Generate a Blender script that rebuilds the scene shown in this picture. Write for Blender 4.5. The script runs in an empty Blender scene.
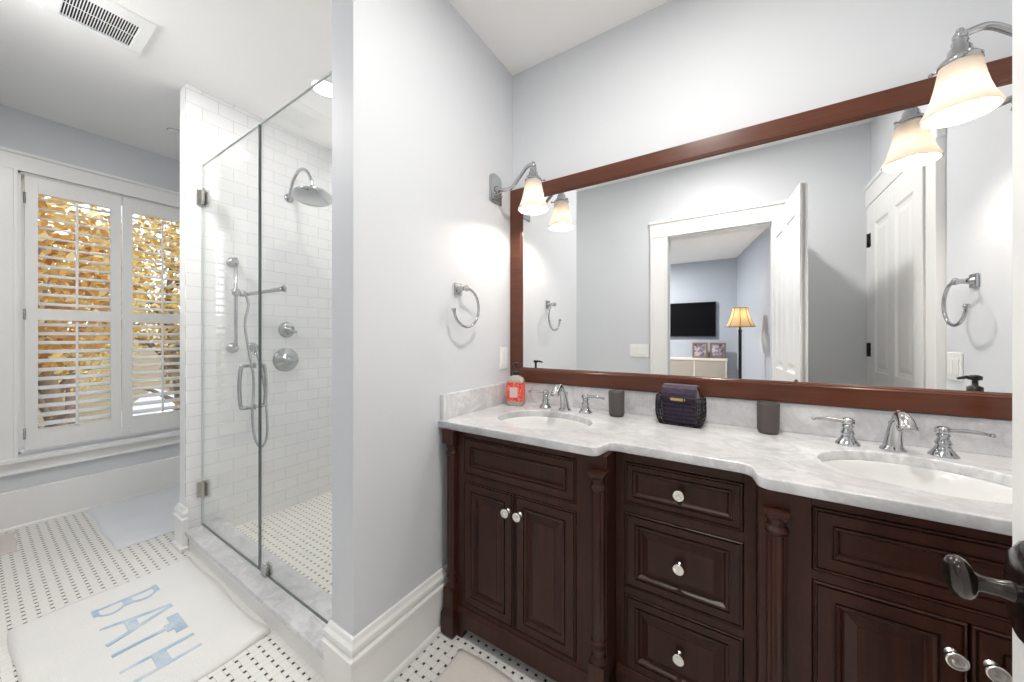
import bpy, bmesh, math, random
from mathutils import Vector, Matrix
random.seed(7)
PI = math.pi
S = bpy.context.scene
C = S.collection

# ------------------------------------------------------------------ camera
cam_d = bpy.data.cameras.new('camera'); cam = bpy.data.objects.new('camera', cam_d); C.objects.link(cam)
cam_d.sensor_width = 36.0; cam_d.lens = 350.17 / 1024 * 36.0
cam_d.shift_y = -(341 - 337.5) / 1024.0
cam_d.clip_start = 0.02; cam_d.clip_end = 200
cam.location = (0, 0, 1.22); cam.rotation_euler = (PI / 2, 0, 0.57)
S.camera = cam
# ------------------------------------------------------------------ view
S.view_settings.view_transform = 'Standard'; S.view_settings.look = 'None'
S.view_settings.gamma = 1.0; S.view_settings.use_curve_mapping = False
S.view_settings.exposure = 1.12
try:
    S.cycles.max_bounces = 14; S.cycles.diffuse_bounces = 7; S.cycles.glossy_bounces = 8
    S.cycles.transmission_bounces = 10; S.cycles.transparent_max_bounces = 16
except Exception: pass
# ------------------------------------------------------------------ sky
W = bpy.data.worlds.new('sky'); S.world = W; W.use_nodes = True
wn = W.node_tree; sky = wn.nodes.new('ShaderNodeTexSky'); sky.sky_type = 'NISHITA'
sky.sun_disc = False; sky.sun_elevation = math.radians(38); sky.sun_rotation = math.radians(60)
sky.air_density = 1.0; sky.dust_density = 2.0
bw = wn.nodes.new('ShaderNodeRGBToBW'); wn.links.new(sky.outputs[0], bw.inputs[0])
wm = wn.nodes.new('ShaderNodeMix'); wm.data_type = 'RGBA'; wm.blend_type = 'MULTIPLY'; wm.inputs[0].default_value = 1.0
wn.links.new(bw.outputs[0], wm.inputs[6]); wm.inputs[7].default_value = (1.0, .97, .92, 1)      # thin bright overcast
wx = wn.nodes.new('ShaderNodeMix'); wx.data_type = 'RGBA'; wx.inputs[0].default_value = .65
wn.links.new(sky.outputs[0], wx.inputs[6]); wn.links.new(wm.outputs[2], wx.inputs[7])
wn.links.new(wx.outputs[2], wn.nodes['Background'].inputs[0])
SKY = 0.32
wn.nodes['Background'].inputs[1].default_value = SKY

def lamp(name, kind, loc, power, color=(1, 1, 1), size=0.05, rot=(0, 0, 0), spot=None, parent=None):
    d = bpy.data.lights.new(name, kind); d.energy = power; d.color = color
    if kind == 'AREA': d.shape = 'DISK'; d.size = size
    else: d.shadow_soft_size = size
    if spot: d.spot_size = spot; d.spot_blend = 0.6
    o = bpy.data.objects.new(name, d); C.objects.link(o); o.location = loc; o.rotation_euler = rot
    if parent: o.parent = parent
    return o

# light powers (the lamps themselves are made with their fixtures below)
P_SCONCE = 3.0
P_FILL_CAN = 9.0  # power of the unseen fill cans added in the bathroom
P_SHOWER = 1.8
P_FLOORLAMP = 3.2
P_BEDROOM_FILL = 42.0  # power of the unseen fill can added in the bedroom
WARM = (1.0, 0.90, 0.79); NEUT = (1.0, 0.965, 0.92)

# ------------------------------------------------------------------ materials
def lin(r, g, b):
    f = lambda c: c / 12.92 if c <= .04045 else ((c + .055) / 1.055) ** 2.4
    return (f(r / 255), f(g / 255), f(b / 255), 1)

class NT:
    def __init__(s, name):
        s.m = bpy.data.materials.new(name); s.m.use_nodes = True; s.t = s.m.node_tree
        s.b = s.t.nodes['Principled BSDF']; s.out = s.t.nodes['Material Output']
    def n(s, typ, **kw):
        x = s.t.nodes.new(typ)
        for k, v in kw.items(): setattr(x, k, v)
        return x
    def set(s, sock, v):
        if hasattr(v, 'is_output') or isinstance(v, bpy.types.NodeSocket): s.t.links.new(v, sock)
        else: sock.default_value = v
    def math(s, op, a, b=None, c=None):
        x = s.n('ShaderNodeMath', operation=op); s.set(x.inputs[0], a)
        if b is not None: s.set(x.inputs[1], b)
        if c is not None: s.set(x.inputs[2], c)
        return x.outputs[0]
    def mix(s, f, a, b):
        x = s.n('ShaderNodeMix', data_type='RGBA'); s.set(x.inputs[0], f); s.set(x.inputs[6], a); s.set(x.inputs[7], b)
        return x.outputs[2]
    def coord(s, kind='Object'):
        return s.n('ShaderNodeTexCoord').outputs[kind]
    def noise(s, vec, scale, detail=3, rough=.5, dist=0):
        x = s.n('ShaderNodeTexNoise'); s.set(x.inputs['Vector'], vec); x.inputs['Scale'].default_value = scale
        x.inputs['Detail'].default_value = detail; x.inputs['Roughness'].default_value = rough
        x.inputs['Distortion'].default_value = dist
        return x.outputs[0]
    def scale(s, vec, sc):
        x = s.n('ShaderNodeMapping'); s.set(x.inputs[0], vec); x.inputs['Scale'].default_value = sc
        return x.outputs[0]
    def ramp(s, f, stops):
        x = s.n('ShaderNodeValToRGB'); s.set(x.inputs[0], f); e = x.color_ramp.elements
        while len(e) < len(stops): e.new(.5)
        for q, (p, c) in zip(e, stops): q.position = p; q.color = c
        return x.outputs[0]
    def bump(s, h, strength=.2, dist=.002):
        x = s.n('ShaderNodeBump'); x.inputs['Strength'].default_value = strength; x.inputs['Distance'].default_value = dist
        s.set(x.inputs['Height'], h); s.t.links.new(x.outputs[0], s.b.inputs['Normal'])
    def P(s, **kw):
        for k, v in kw.items(): s.set(s.b.inputs[k.replace('_', ' ')], v)
        return s

def plain(name, col, rough=.5, metal=0, coat=0, var=.04, nscale=9, bump=0, spec=None):
    q = NT(name); v = q.coord()
    n = q.noise(v, nscale, 4)
    dark = tuple(c * (1 - var) for c in col[:3]) + (1,); lite = tuple(min(1, c * (1 + var)) for c in col[:3]) + (1,)
    q.P(Base_Color=q.mix(n, dark, lite), Roughness=rough, Metallic=metal, Coat_Weight=coat)
    if coat: q.b.inputs['Coat Roughness'].default_value = .12
    if spec is not None: q.b.inputs['Specular IOR Level'].default_value = spec
    if bump: q.bump(q.noise(v, nscale * 20, 3), bump, .001)
    return q.m

M = {}
M['wall'] = plain('wall_paint', lin(211, 214, 218), .55, var=.01, bump=.05)
M['bed_wall'] = plain('bedroom_paint', lin(176, 183, 194), .6, var=.01)
M['ceiling'] = plain('ceiling_paint', lin(243, 242, 240), .7, var=.008)
M['trim'] = plain('trim_paint', lin(236, 236, 235), .32, var=.008)
M['shutter'] = plain('shutter_paint', lin(232, 232, 231), .35, var=.008)
M['chrome'] = plain('chrome', (.50, .51, .52, 1), .10, 1, var=.02)
M['nickel'] = plain('nickel', (.52, .51, .49, 1), .2, 1, var=.04)
M['bronze'] = plain('dark_bronze', (.026, .019, .016, 1), .2, .7, coat=.6, var=.2)
M['steel_knob'] = plain('pale_knob_metal', (.82, .79, .75, 1), .22, 1, var=.03)
M['black'] = plain('black_plastic', (.012, .012, .014, 1), .3, var=.1)
M['porcelain'] = plain('white_porcelain', lin(226, 226, 225), .08, coat=.5, var=.005)
M['ceramic'] = plain('dark_grey_ceramic', lin(84, 77, 77), .55, var=.06, nscale=30)
M['plastic'] = plain('white_plastic', lin(238, 238, 236), .35, var=.01)
M['tv'] = plain('tv_screen', (.004, .004, .005, 1), .4, var=.1, spec=.08)
M['ground'] = plain('outdoor_ground', lin(120, 105, 70), .95, var=.4, nscale=.7)
M['bark'] = plain('tree_bark', lin(95, 80, 66), .9, var=.35, nscale=6)
M['bed_floor'] = plain('bedroom_floor_wood', lin(205, 199, 192), .8, var=.05, nscale=3)
M['pale_wood'] = plain('pale_furniture_wood', lin(226, 220, 210), .45, var=.03)
M['beige'] = plain('beige_panel', lin(172, 165, 155), .6, var=.05)
M['taupe'] = plain('taupe_frame_wood', lin(120, 105, 95), .5, var=.08)
M['roof'] = plain('pale_house_paint', lin(225, 228, 232), .7, var=.04)
M['dark_glass'] = plain('house_window_glass', lin(110, 120, 130), .15, var=.1)
M['darkhole'] = plain('vent_hollow_black', (.01, .01, .011, 1), .8, var=.1)  # near-black colour standing for the shaded hollow behind the fan slats
M['gold'] = plain('gold_metal', (.75, .55, .22, 1), .28, 1, var=.05)
M['wire'] = plain('black_purple_wire', lin(38, 30, 40), .4, .3, var=.1)
M['amber'] = plain('dark_brown_bottle', lin(48, 34, 28), .12, coat=.4, var=.05)
M['cream_label'] = plain('cream_label', lin(214, 196, 190), .5, var=.03)

def wood(name, dark, lite, rough, coat, grain=(1, 1, .06)):
    q = NT(name); v = q.coord()
    st = q.scale(v, grain)
    n = q.noise(st, 60, 5, .6, .4); n2 = q.noise(v, 2.5, 2)
    f = q.math('ADD', q.math('MULTIPLY', n, .7), q.math('MULTIPLY', n2, .3))
    q.P(Base_Color=q.ramp(f, [(.3, dark), (.72, lite)]), Roughness=rough, Coat_Weight=coat); q.b.inputs['Specular IOR Level'].default_value = .3
    q.b.inputs['Coat Roughness'].default_value = .15
    return q.m
M['wood'] = wood('dark_espresso_wood', lin(40, 19, 13), lin(66, 34, 24), .36, .0)
M['red_wood'] = wood('reddish_brown_frame_wood', lin(78, 43, 30), lin(104, 59, 42), .28, .25, (.05, 1, 1))

def marble():
    q = NT('carrara_marble'); v = q.coord()
    v1 = q.scale(v, (1, 1.25, 1))
    a = q.noise(v1, 5.5, 8, .62, .9)
    b = q.noise(v1, 13, 6, .6, 1.2)
    r1 = q.math('ABSOLUTE', q.math('SUBTRACT', a, .5)); r2 = q.math('ABSOLUTE', q.math('SUBTRACT', b, .5))
    k1 = q.ramp(r1, [(0.0, (1, 1, 1, 1)), (.075, (0, 0, 0, 1))])
    k2 = q.ramp(r2, [(0.0, (1, 1, 1, 1)), (.06, (0, 0, 0, 1))])
    c = q.noise(v, 3, 5, .6)
    base = q.ramp(c, [(.3, lin(196, 196, 198)), (.65, lin(228, 228, 229))])
    f = q.math('MULTIPLY', k1, .36); f2 = q.math('MULTIPLY', k2, .2)
    col = q.mix(f, base, lin(158, 160, 164)); col = q.mix(f2, col, lin(170, 172, 176))
    q.P(Base_Color=col, Roughness=.16, Coat_Weight=.2)
    return q.m
M['marble'] = marble()

def subway(name, ax, u0=0.0):
    q = NT(name); v = q.coord(); sx = q.n('ShaderNodeSeparateXYZ'); q.t.links.new(v, sx.inputs[0])
    cb = q.n('ShaderNodeCombineXYZ'); q.t.links.new(sx.outputs[ax], cb.inputs[0]); q.t.links.new(sx.outputs['Z'], cb.inputs[1])
    br = q.n('ShaderNodeTexBrick'); q.t.links.new(cb.outputs[0], br.inputs['Vector'])
    br.inputs['Scale'].default_value = 1; br.inputs['Brick Width'].default_value = .152; br.inputs['Row Height'].default_value = .076
    br.inputs['Mortar Size'].default_value = .0016; br.inputs['Mortar Smooth'].default_value = .3
    br.inputs['Color1'].default_value = lin(240, 240, 240); br.inputs['Color2'].default_value = lin(236, 237, 238)
    br.inputs['Mortar'].default_value = lin(208, 209, 210)
    q.P(Base_Color=br.outputs[0], Roughness=.12)
    q.bump(q.math('SUBTRACT', 1.0, br.outputs[1]), .35, .002)
    return q.m
M['tile_x'] = subway('white_subway_tile_side', 'Y'); M['tile_y'] = subway('white_subway_tile_back', 'X')

def basket(name, lite, tint, x0=-.9097, y0=1.0748, s=.0375):
    q = NT(name); v = q.coord(); sx = q.n('ShaderNodeSeparateXYZ'); q.t.links.new(v, sx.inputs[0])
    X = q.math('DIVIDE', q.math('SUBTRACT', sx.outputs[0], x0 + s / 2), s)
    Y = q.math('DIVIDE', q.math('SUBTRACT', sx.outputs[1], y0 + s / 2), s)
    i = q.math('ROUND', X); j = q.math('ROUND', Y)
    fx = q.math('ABSOLUTE', q.math('SUBTRACT', X, i)); fy = q.math('ABSOLUTE', q.math('SUBTRACT', Y, j))
    par = q.math('FLOORED_MODULO', q.math('ADD', i, j), 2.0)
    inv = q.math('SUBTRACT', 1.0, par)
    a = q.math('ADD', q.math('MULTIPLY', fx, inv), q.math('MULTIPLY', fy, par))
    b = q.math('ADD', q.math('MULTIPLY', fy, inv), q.math('MULTIPLY', fx, par))
    t = 0.355
    outer = q.math('GREATER_THAN', b, t); corner = q.math('GREATER_THAN', a, t)
    dot = q.math('MULTIPLY', outer, corner)
    g = .022
    g1 = q.math('LESS_THAN', q.math('ABSOLUTE', q.math('SUBTRACT', b, t)), g)
    g2 = q.math('MULTIPLY', outer, q.math('LESS_THAN', q.math('ABSOLUTE', q.math('SUBTRACT', a, t)), g))
    grout = q.math('MAXIMUM', g1, g2)
    n = q.noise(v, 3.2, 4, .6); n2 = q.noise(v, 22, 3)
    base = q.mix(n, lite, tint); base = q.mix(q.math('MULTIPLY', n2, .25), base, lin(214, 212, 208))
    col = q.mix(dot, base, (.012, .012, .013, 1)); col = q.mix(grout, col, lin(196, 193, 186))
    q.P(Base_Color=col, Roughness=.3)
    q.bump(q.math('SUBTRACT', 1.0, grout), .25, .001)
    return q.m
M['floor'] = basket('basketweave_marble_tile', lin(241, 239, 234), lin(226, 225, 223))
M['shower_floor'] = basket('shower_basketweave_tile', lin(238, 235, 226), lin(226, 223, 214))

def clear(name, tint, f0=1.0):
    q = NT(name); t = q.t
    tr = q.n('ShaderNodeBsdfTransparent'); tr.inputs[0].default_value = tint
    gl = q.n('ShaderNodeBsdfGlossy'); gl.inputs[0].default_value = (1, 1, 1, 1); gl.inputs['Roughness'].default_value = 0.0
    lw = q.n('ShaderNodeLayerWeight'); lw.inputs[0].default_value = .5
    fr = q.math('MULTIPLY_ADD', q.math('POWER', lw.outputs['Facing'], 5.0), .9, .03)
    mx = q.n('ShaderNodeMixShader'); t.links.new(q.math('MULTIPLY', fr, f0), mx.inputs[0])
    t.links.new(tr.outputs[0], mx.inputs[1]); t.links.new(gl.outputs[0], mx.inputs[2]); t.links.new(mx.outputs[0], q.out.inputs[0])
    return q.m
M['glass'] = clear('clear_shower_glass', (.985, .99, .988, 1), .8)
M['pane'] = clear('window_pane_glass', (.98, .985, .985, 1), .6)
M['edge_lite'] = plain('polished_glass_edge', lin(196, 204, 202), .2, var=.03)
M['glass_edge'] = plain('glass_edge_seal', lin(92, 100, 100), .25, var=.05)
q = NT('mirror_silver'); q.P(Base_Color=(.93, .94, .94, 1), Metallic=1.0, Roughness=0.0); M['mirror'] = q.m

def shade_mat(name, col, em, estr, rough=.5):
    q = NT(name); t = q.t
    df = q.n('ShaderNodeBsdfDiffuse'); df.inputs[0].default_value = col
    tl = q.n('ShaderNodeBsdfTranslucent'); tl.inputs[0].default_value = col
    mx = q.n('ShaderNodeMixShader'); mx.inputs[0].default_value = rough
    t.links.new(df.outputs[0], mx.inputs[1]); t.links.new(tl.outputs[0], mx.inputs[2])
    e = q.n('ShaderNodeEmission'); e.inputs[0].default_value = em; e.inputs[1].default_value = estr
    ad = q.n('ShaderNodeAddShader'); t.links.new(mx.outputs[0], ad.inputs[0]); t.links.new(e.outputs[0], ad.inputs[1])
    t.links.new(ad.outputs[0], q.out.inputs[0])
    return q.m
M['shade'] = shade_mat('frosted_glass_shade', (.46, .425, .385, 1), (1, .86, .72, 1), .04, .36)
M['lampshade'] = shade_mat('cream_lampshade_fabric', (.62, .50, .34, 1), (1, .76, .42, 1), .12)
M['bulb'] = shade_mat('frosted_bulb', (.8, .8, .78, 1), (1, .88, .74, 1), 2.0)
M['canlens'] = shade_mat('recessed_light_lens', (.9, .9, .9, 1), (1, .96, .9, 1), 3.0)

def rug(name, c1, c2, sc=260):
    q = NT(name); v = q.coord()
    n = q.noise(v, sc, 3); n2 = q.noise(v, 4, 3)
    q.P(Base_Color=q.mix(n2, c1, c2), Roughness=.95); q.b.inputs['Sheen Weight'].default_value = .3
    q.bump(n, .8, .004)
    return q.m
M['rug_white'] = rug('white_cotton_rug', lin(240, 238, 234), lin(228, 229, 230))
M['rug_blue'] = rug('pale_blue_white_rug', lin(233, 236, 239), lin(222, 228, 234))
M['rug_cream'] = rug('cream_rug', lin(238, 232, 224), lin(228, 222, 214))
M['rug_pink'] = rug('pale_pink_mat', lin(226, 215, 210), lin(216, 206, 203))
def letters():
    q = NT('blue_rug_lettering'); v = q.coord(); n = q.noise(v, 16, 3); 
    q.P(Base_Color=q.ramp(n, [(.35, lin(208, 217, 225)), (.65, lin(160, 189, 213))]), Roughness=.95)
    q.bump(q.noise(v, 260, 3), .8, .004)
    return q.m
M['letters'] = letters()
def red_label():
    q = NT('red_patterned_label'); v = q.coord(); n = q.noise(v, 120, 2)
    q.P(Base_Color=q.ramp(n, [(.42, lin(214, 46, 34)), (.62, lin(238, 130, 112))]), Roughness=.35); return q.m
M['red'] = red_label()
def liquid():
    q = NT('clear_bottle_plastic'); v = q.coord()
    q.P(Base_Color=lin(225, 218, 208), Roughness=.08, Alpha=1.0); q.b.inputs['Transmission Weight'].default_value = .55
    return q.m
M['clear_plastic'] = liquid()
def purple():
    q = NT('purple_quilted_fabric'); v = q.coord(); n = q.noise(v, 70, 4)
    q.P(Base_Color=q.ramp(n, [(.3, lin(34, 20, 42)), (.7, lin(60, 38, 70))]), Roughness=.7); q.bump(n, .5, .004)
    q.b.inputs['Sheen Weight'].default_value = .3
    return q.m
M['purple'] = purple()
def leaves(name, a, b, c):
    q = NT(name); g = q.n('ShaderNodeNewGeometry')
    col = q.ramp(g.outputs['Random Per Island'], [(0, a), (.45, b), (1, c)])
    q.P(Base_Color=col, Roughness=.7); t = q.t
    tl = q.n('ShaderNodeBsdfTranslucent'); t.links.new(col, tl.inputs[0])
    mx = q.n('ShaderNodeMixShader'); mx.inputs[0].default_value = .45
    t.links.new(q.b.outputs[0], mx.inputs[1]); t.links.new(tl.outputs[0], mx.inputs[2]); t.links.new(mx.outputs[0], q.out.inputs[0])
    return q.m
M['leaf_gold'] = leaves('golden_autumn_leaves', lin(150, 116, 50), lin(210, 176, 84), lin(226, 212, 160))
M['leaf_orange'] = leaves('orange_autumn_leaves', lin(150, 104, 54), lin(202, 156, 78), lin(214, 196, 142))
M['leaf_olive'] = leaves('olive_autumn_leaves', lin(104, 98, 74), lin(142, 128, 92), lin(176, 158, 112))
def picture():
    q = NT('photo_print'); v = q.n('ShaderNodeNewGeometry').outputs['Position']; n = q.noise(v, 13, 6, .7)
    q.P(Base_Color=q.ramp(n, [(.36, lin(66, 58, 66)), (.5, lin(140, 128, 140)), (.64, lin(205, 200, 206))]), Roughness=.2); return q.m
M['picture'] = picture()

# ------------------------------------------------------------------ mesh helpers
class MB:
    def __init__(s): s.v = []; s.f = []; s.s = []
    def add(s, vs, fs, smooth=False):
        o = len(s.v); s.v += [tuple(p) for p in vs]
        for f in fs: s.f.append([i + o for i in f]); s.s.append(smooth)
        return s
    def box(s, x0, x1, y0, y1, z0, z1):
        return s.add([(x0,y0,z0),(x1,y0,z0),(x1,y1,z0),(x0,y1,z0),(x0,y0,z1),(x1,y0,z1),(x1,y1,z1),(x0,y1,z1)],
                     [(0,3,2,1),(4,5,6,7),(0,1,5,4),(1,2,6,5),(2,3,7,6),(3,0,4,7)])
    def loft(s, rings, smooth=False, cap0=True, cap1=True, closed=True):
        n = len(rings[0]); vs = [p for r in rings for p in r]; fs = []
        for k in range(len(rings) - 1):
            for i in range(n if closed else n - 1):
                j = (i + 1) % n; fs.append((k*n+i, k*n+j, (k+1)*n+j, (k+1)*n+i))
        s.add(vs, fs, smooth)
        if cap0: s.add(rings[0], [tuple(range(n))[::-1]])
        if cap1: s.add(rings[-1], [tuple(range(n))])
        return s
    def lathe(s, prof, c=(0,0,0), axis='z', n=24, cap0=True, cap1=True, sx=1, sy=1, smooth=True):
        """prof: (radius, height); axis z, or x / y / -x / -y for the direction heights run in"""
        rings = []
        for r, h in prof:
            R = []
            for i in range(n):
                a = 2*PI*i/n; p, q_ = r*math.cos(a)*sx, r*math.sin(a)*sy
                if axis == 'z': v = (p, q_, h)
                elif axis == '-z': v = (p, -q_, -h)
                elif axis == 'x': v = (h, p, q_)
                elif axis == '-x': v = (-h, -p, q_)
                elif axis == 'y': v = (-p, h, q_)
                else: v = (p, -h, q_)
                R.append((v[0]+c[0], v[1]+c[1], v[2]+c[2]))
            rings.append(R)
        return s.loft(rings, smooth, cap0, cap1)
    def tube(s, pts, r, n=10, closed=False, smooth=True):
        pts = [Vector(p) for p in pts]; m = len(pts); rs = r if isinstance(r, (list, tuple)) else [r]*m
        t = []
        for i in range(m):
            a = pts[(i-1) % m] if (closed or i > 0) else pts[0]; b = pts[(i+1) % m] if (closed or i < m-1) else pts[-1]
            t.append((b-a).normalized())
        up = Vector((0,0,1)) if abs(t[0].z) < .9 else Vector((1,0,0))
        nrm = (up - t[0]*up.dot(t[0])).normalized(); rings = []
        for i in range(m):
            nrm = (nrm - t[i]*nrm.dot(t[i])).normalized(); bi = t[i].cross(nrm)
            rings.append([tuple(pts[i] + (nrm*math.cos(2*PI*k/n) + bi*math.sin(2*PI*k/n))*rs[i]) for k in range(n)])
        if closed: rings.append(rings[0])
        return s.loft(rings, smooth, not closed, not closed)
    def sphere(s, c, r, n=14, sc=(1,1,1)):
        prof = [(max(1e-4, math.sin(PI*k/8))*r, -math.cos(PI*k/8)*r) for k in range(9)]
        rings = []
        for rr, h in prof: rings.append([(c[0]+rr*math.cos(2*PI*i/n)*sc[0], c[1]+rr*math.sin(2*PI*i/n)*sc[1], c[2]+h*sc[2]) for i in range(n)])
        return s.loft(rings, True)
    def rects(s, x0, x1, z0, z1, y, prof, cap=True):
        """concentric rectangles in the x-z plane facing -y: prof of (inset, depth); depth grows in +y"""
        rings = []
        for ins, d in prof:
            rings.append([(x0+ins, y+d, z0+ins), (x1-ins, y+d, z0+ins), (x1-ins, y+d, z1-ins), (x0+ins, y+d, z1-ins)])
        return s.loft(rings, False, True, cap)
    def sweep(s, prof, path, closed=False):
        """prof of (offset to the left of the path, z), path of (x, y)"""
        P = [Vector(p) for p in path]; m = len(P); rings = []
        for i in range(m):
            d0 = (P[i]-P[i-1]).normalized() if i > 0 else None; d1 = (P[i+1]-P[i]).normalized() if i < m-1 else None
            d0 = d0 or d1; d1 = d1 or d0
            n0 = Vector((-d0.y, d0.x)); n1 = Vector((-d1.y, d1.x)); b = (n0+n1).normalized(); k = 1/max(.3, b.dot(n0))
            rings.append([(P[i].x + b.x*o*k, P[i].y + b.y*o*k, z) for o, z in prof])
        return s.loft(rings)
    def build(s, name, mat, parent=None, world=True, bevel=0, solid=0, segs=2):
        vs = s.v
        if parent is not None and world:
            off = Vector((0,0,0)); p = parent
            while p: off += p.location; p = p.parent
            vs = [(a-off.x, b-off.y, c-off.z) for a, b, c in vs]
        me = bpy.data.meshes.new(name); me.from_pydata(vs, [], s.f); me.polygons.foreach_set('use_smooth', s.s)
        me.update(); bm = bmesh.new(); bm.from_mesh(me); bmesh.ops.remove_doubles(bm, verts=bm.verts, dist=1e-6)
        bmesh.ops.recalc_face_normals(bm, faces=bm.faces); bm.to_mesh(me); bm.free()
        me.materials.append(mat); o = bpy.data.objects.new(name, me); C.objects.link(o)
        if parent is not None: o.parent = parent
        if solid: md = o.modifiers.new('solid', 'SOLIDIFY'); md.thickness = solid; md.offset = 0
        if bevel: md = o.modifiers.new('bevel', 'BEVEL'); md.width = bevel; md.segments = segs; md.limit_method = 'ANGLE'; md.angle_limit = .6
        return o

def thing(name, label, cat, loc=(0,0,0), rotz=0, group=None):
    o = bpy.data.objects.new(name, None); C.objects.link(o); o.location = loc; o.rotation_euler = (0,0,rotz)
    o.empty_display_size = .05
    o['label'] = label; o['category'] = cat
    if group: o['group'] = group
    return o
def tag(o, label, cat, group=None):
    o['label'] = label; o['category'] = cat
    if group: o['group'] = group
    return o
def struct(o): o['kind'] = 'structure'; return o
def copy_tree(o, parent=None):
    c = o.copy(); C.objects.link(c)
    if parent: c.parent = parent
    for ch in list(o.children): copy_tree(ch, c)
    return c
def boxes(name, mat, bs, parent=None, bevel=0):
    m = MB()
    for b in bs: m.box(*b)
    return m.build(name, mat, parent, bevel=bevel)
def smooth_path(pts, k=6):
    """Catmull-Rom through the points"""
    P = [Vector(p) for p in pts]; P = [2*P[0]-P[1]] + P + [2*P[-1]-P[-2]]; out = []
    for i in range(1, len(P)-2):
        for j in range(k):
            t = j/k; a, b, c, d = P[i-1], P[i], P[i+1], P[i+2]
            out.append(.5*((2*b) + (c-a)*t + (2*a-5*b+4*c-d)*t*t + (3*b-a-3*c+d)*t**3))
    out.append(P[-2]); return out
def flat_curve(name, splines, mat, thick, bevel=0, parent=None, res=12, z=0):
    """closed 2D outlines (holes allowed) filled and extruded to a mesh"""
    cu = bpy.data.curves.new(name, 'CURVE'); cu.dimensions = '2D'; cu.fill_mode = 'BOTH'
    cu.extrude = max(1e-5, thick/2 - bevel); cu.bevel_depth = bevel; cu.bevel_resolution = 2; cu.offset = -bevel
    for pts in splines:
        sp = cu.splines.new('POLY'); sp.points.add(len(pts)-1); sp.use_cyclic_u = True
        for p, xy in zip(sp.points, pts): p.co = (xy[0], xy[1], 0, 1)
    tmp = bpy.data.objects.new('tmp', cu); C.objects.link(tmp)
    dg = bpy.context.evaluated_depsgraph_get(); me = bpy.data.meshes.new_from_object(tmp.evaluated_get(dg))
    bpy.data.objects.remove(tmp); bpy.data.curves.remove(cu)
    me.name = name; me.materials.clear(); me.materials.append(mat)
    for v in me.vertices: v.co.z += z
    o = bpy.data.objects.new(name, me); C.objects.link(o)
    if parent is not None: o.parent = parent
    return o

# ------------------------------------------------------------------ dimensions (metres; camera stands at the origin)
XL, YM, XR, ZC, YB, XW = -1.054, 1.652, .768, 2.683, -.05, -3.884
YP, XP = .684, -1.178            # free end and shower side of the partition
XT0, XT1 = -2.775, -2.67         # tiled stub wall
YG = .758                        # shower glass
ZT = .873                        # worktop
DX0, DX1, DZ = -.504, .226, 2.10 # doorway to the bedroom

# ------------------------------------------------------------------ the shell
struct(boxes('floor', M['floor'], [(XW-.15, XR+.15, YB-.12, YM+.15, -.1, 0)]))
struct(boxes('ceiling', M['ceiling'], [(XW-.15, XR+.15, YB-.12, YM+.15, ZC, ZC+.1)]))
struct(boxes('wall_mirror', M['wall'], [(XW-.15, XR+.15, YM, YM+.12, 0, ZC)]))
struct(boxes('wall_right', M['wall'], [(XR, XR+.12, YB-.12, YM, 0, ZC)]))
struct(boxes('wall_back', M['wall'], [(XW-.15, DX0, YB-.12, YB, 0, ZC), (DX1, XR, YB-.12, YB, 0, ZC), (DX0, DX1, YB-.12, YB, DZ, ZC)]))
struct(boxes('wall_partition', M['wall'], [(XP, XL, YP, YM, 0, ZC)]))
WY0, WY1, WZ0, WZ1 = .18, 1.08, .47, 2.29
struct(boxes('wall_window', M['wall'], [(XW-.15, XW, YB, WY0, 0, ZC), (XW-.15, XW, WY1, YM, 0, ZC), (XW-.15, XW, WY0, WY1, 0, WZ0), (XW-.15, XW, WY0, WY1, WZ1, ZC)]))
struct(boxes('wall_stub', M['trim'], [(XT0, XT1-.01, YP, YM, 0, ZC)]))
struct(boxes('wall_shower_side', M['tile_x'], [(XT1-.01, XT1, YP, YM, 0, ZC)]))
struct(boxes('wall_shower_back', M['tile_y'], [(XT1, XP, YM-.012, YM, 0, ZC)]))
struct(boxes('wall_shower_partition', M['tile_x'], [(XP-.012, XP, YG-.03, YM-.012, 0, ZC)]))
struct(boxes('floor_shower', M['shower_floor'], [(XT1, XP-.012, .80, YM-.012, 0, .02)]))
struct(boxes('trim_curb', M['trim'], [(XT1, XP, .692, .83, 0, .088)]))
struct(boxes('trim_curb_slab', M['marble'], [(XT1, XP, .676, .85, .088, .112)], bevel=.004))
# baseboards
BB = [(0,0),(.03,0),(.03,.014),(.026,.022),(.019,.026),(.019,.165),(.025,.168),(.025,.182),(.016,.188),(.016,.2),(.021,.204),(.02,.216),(.012,.226),(.008,.24),(0,.242)]
b = MB(); b.sweep([(-o, z) for o, z in BB], [(XP, .690), (XP, YP), (XL, YP), (XL, 1.60)]); struct(b.build('baseboard_partition', M['trim']))
b = MB(); b.sweep([(0,0),(-.024,0),(-.024,.012),(-.019,.018),(-.019,.238),(-.015,.242),(0,.242)], [(XW, YB), (XW, YM)]); struct(b.build('baseboard_window', M['trim']))
b = MB(); b.sweep(BB, [(XT1-.002, .690), (XT1-.002, YP), (XT0, YP), (XT0, 1.6)]); struct(b.build('baseboard_stub', M['trim']))
b = MB(); b.sweep(BB, [(XW, YB), (DX0-.145, YB)]); struct(b.build('baseboard_back', M['trim']))
b = MB(); b.sweep([(-o, z) for o, z in BB], [(XR, YM-.6), (XR, .97)]); struct(b.build('baseboard_right', M['trim']))

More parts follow.
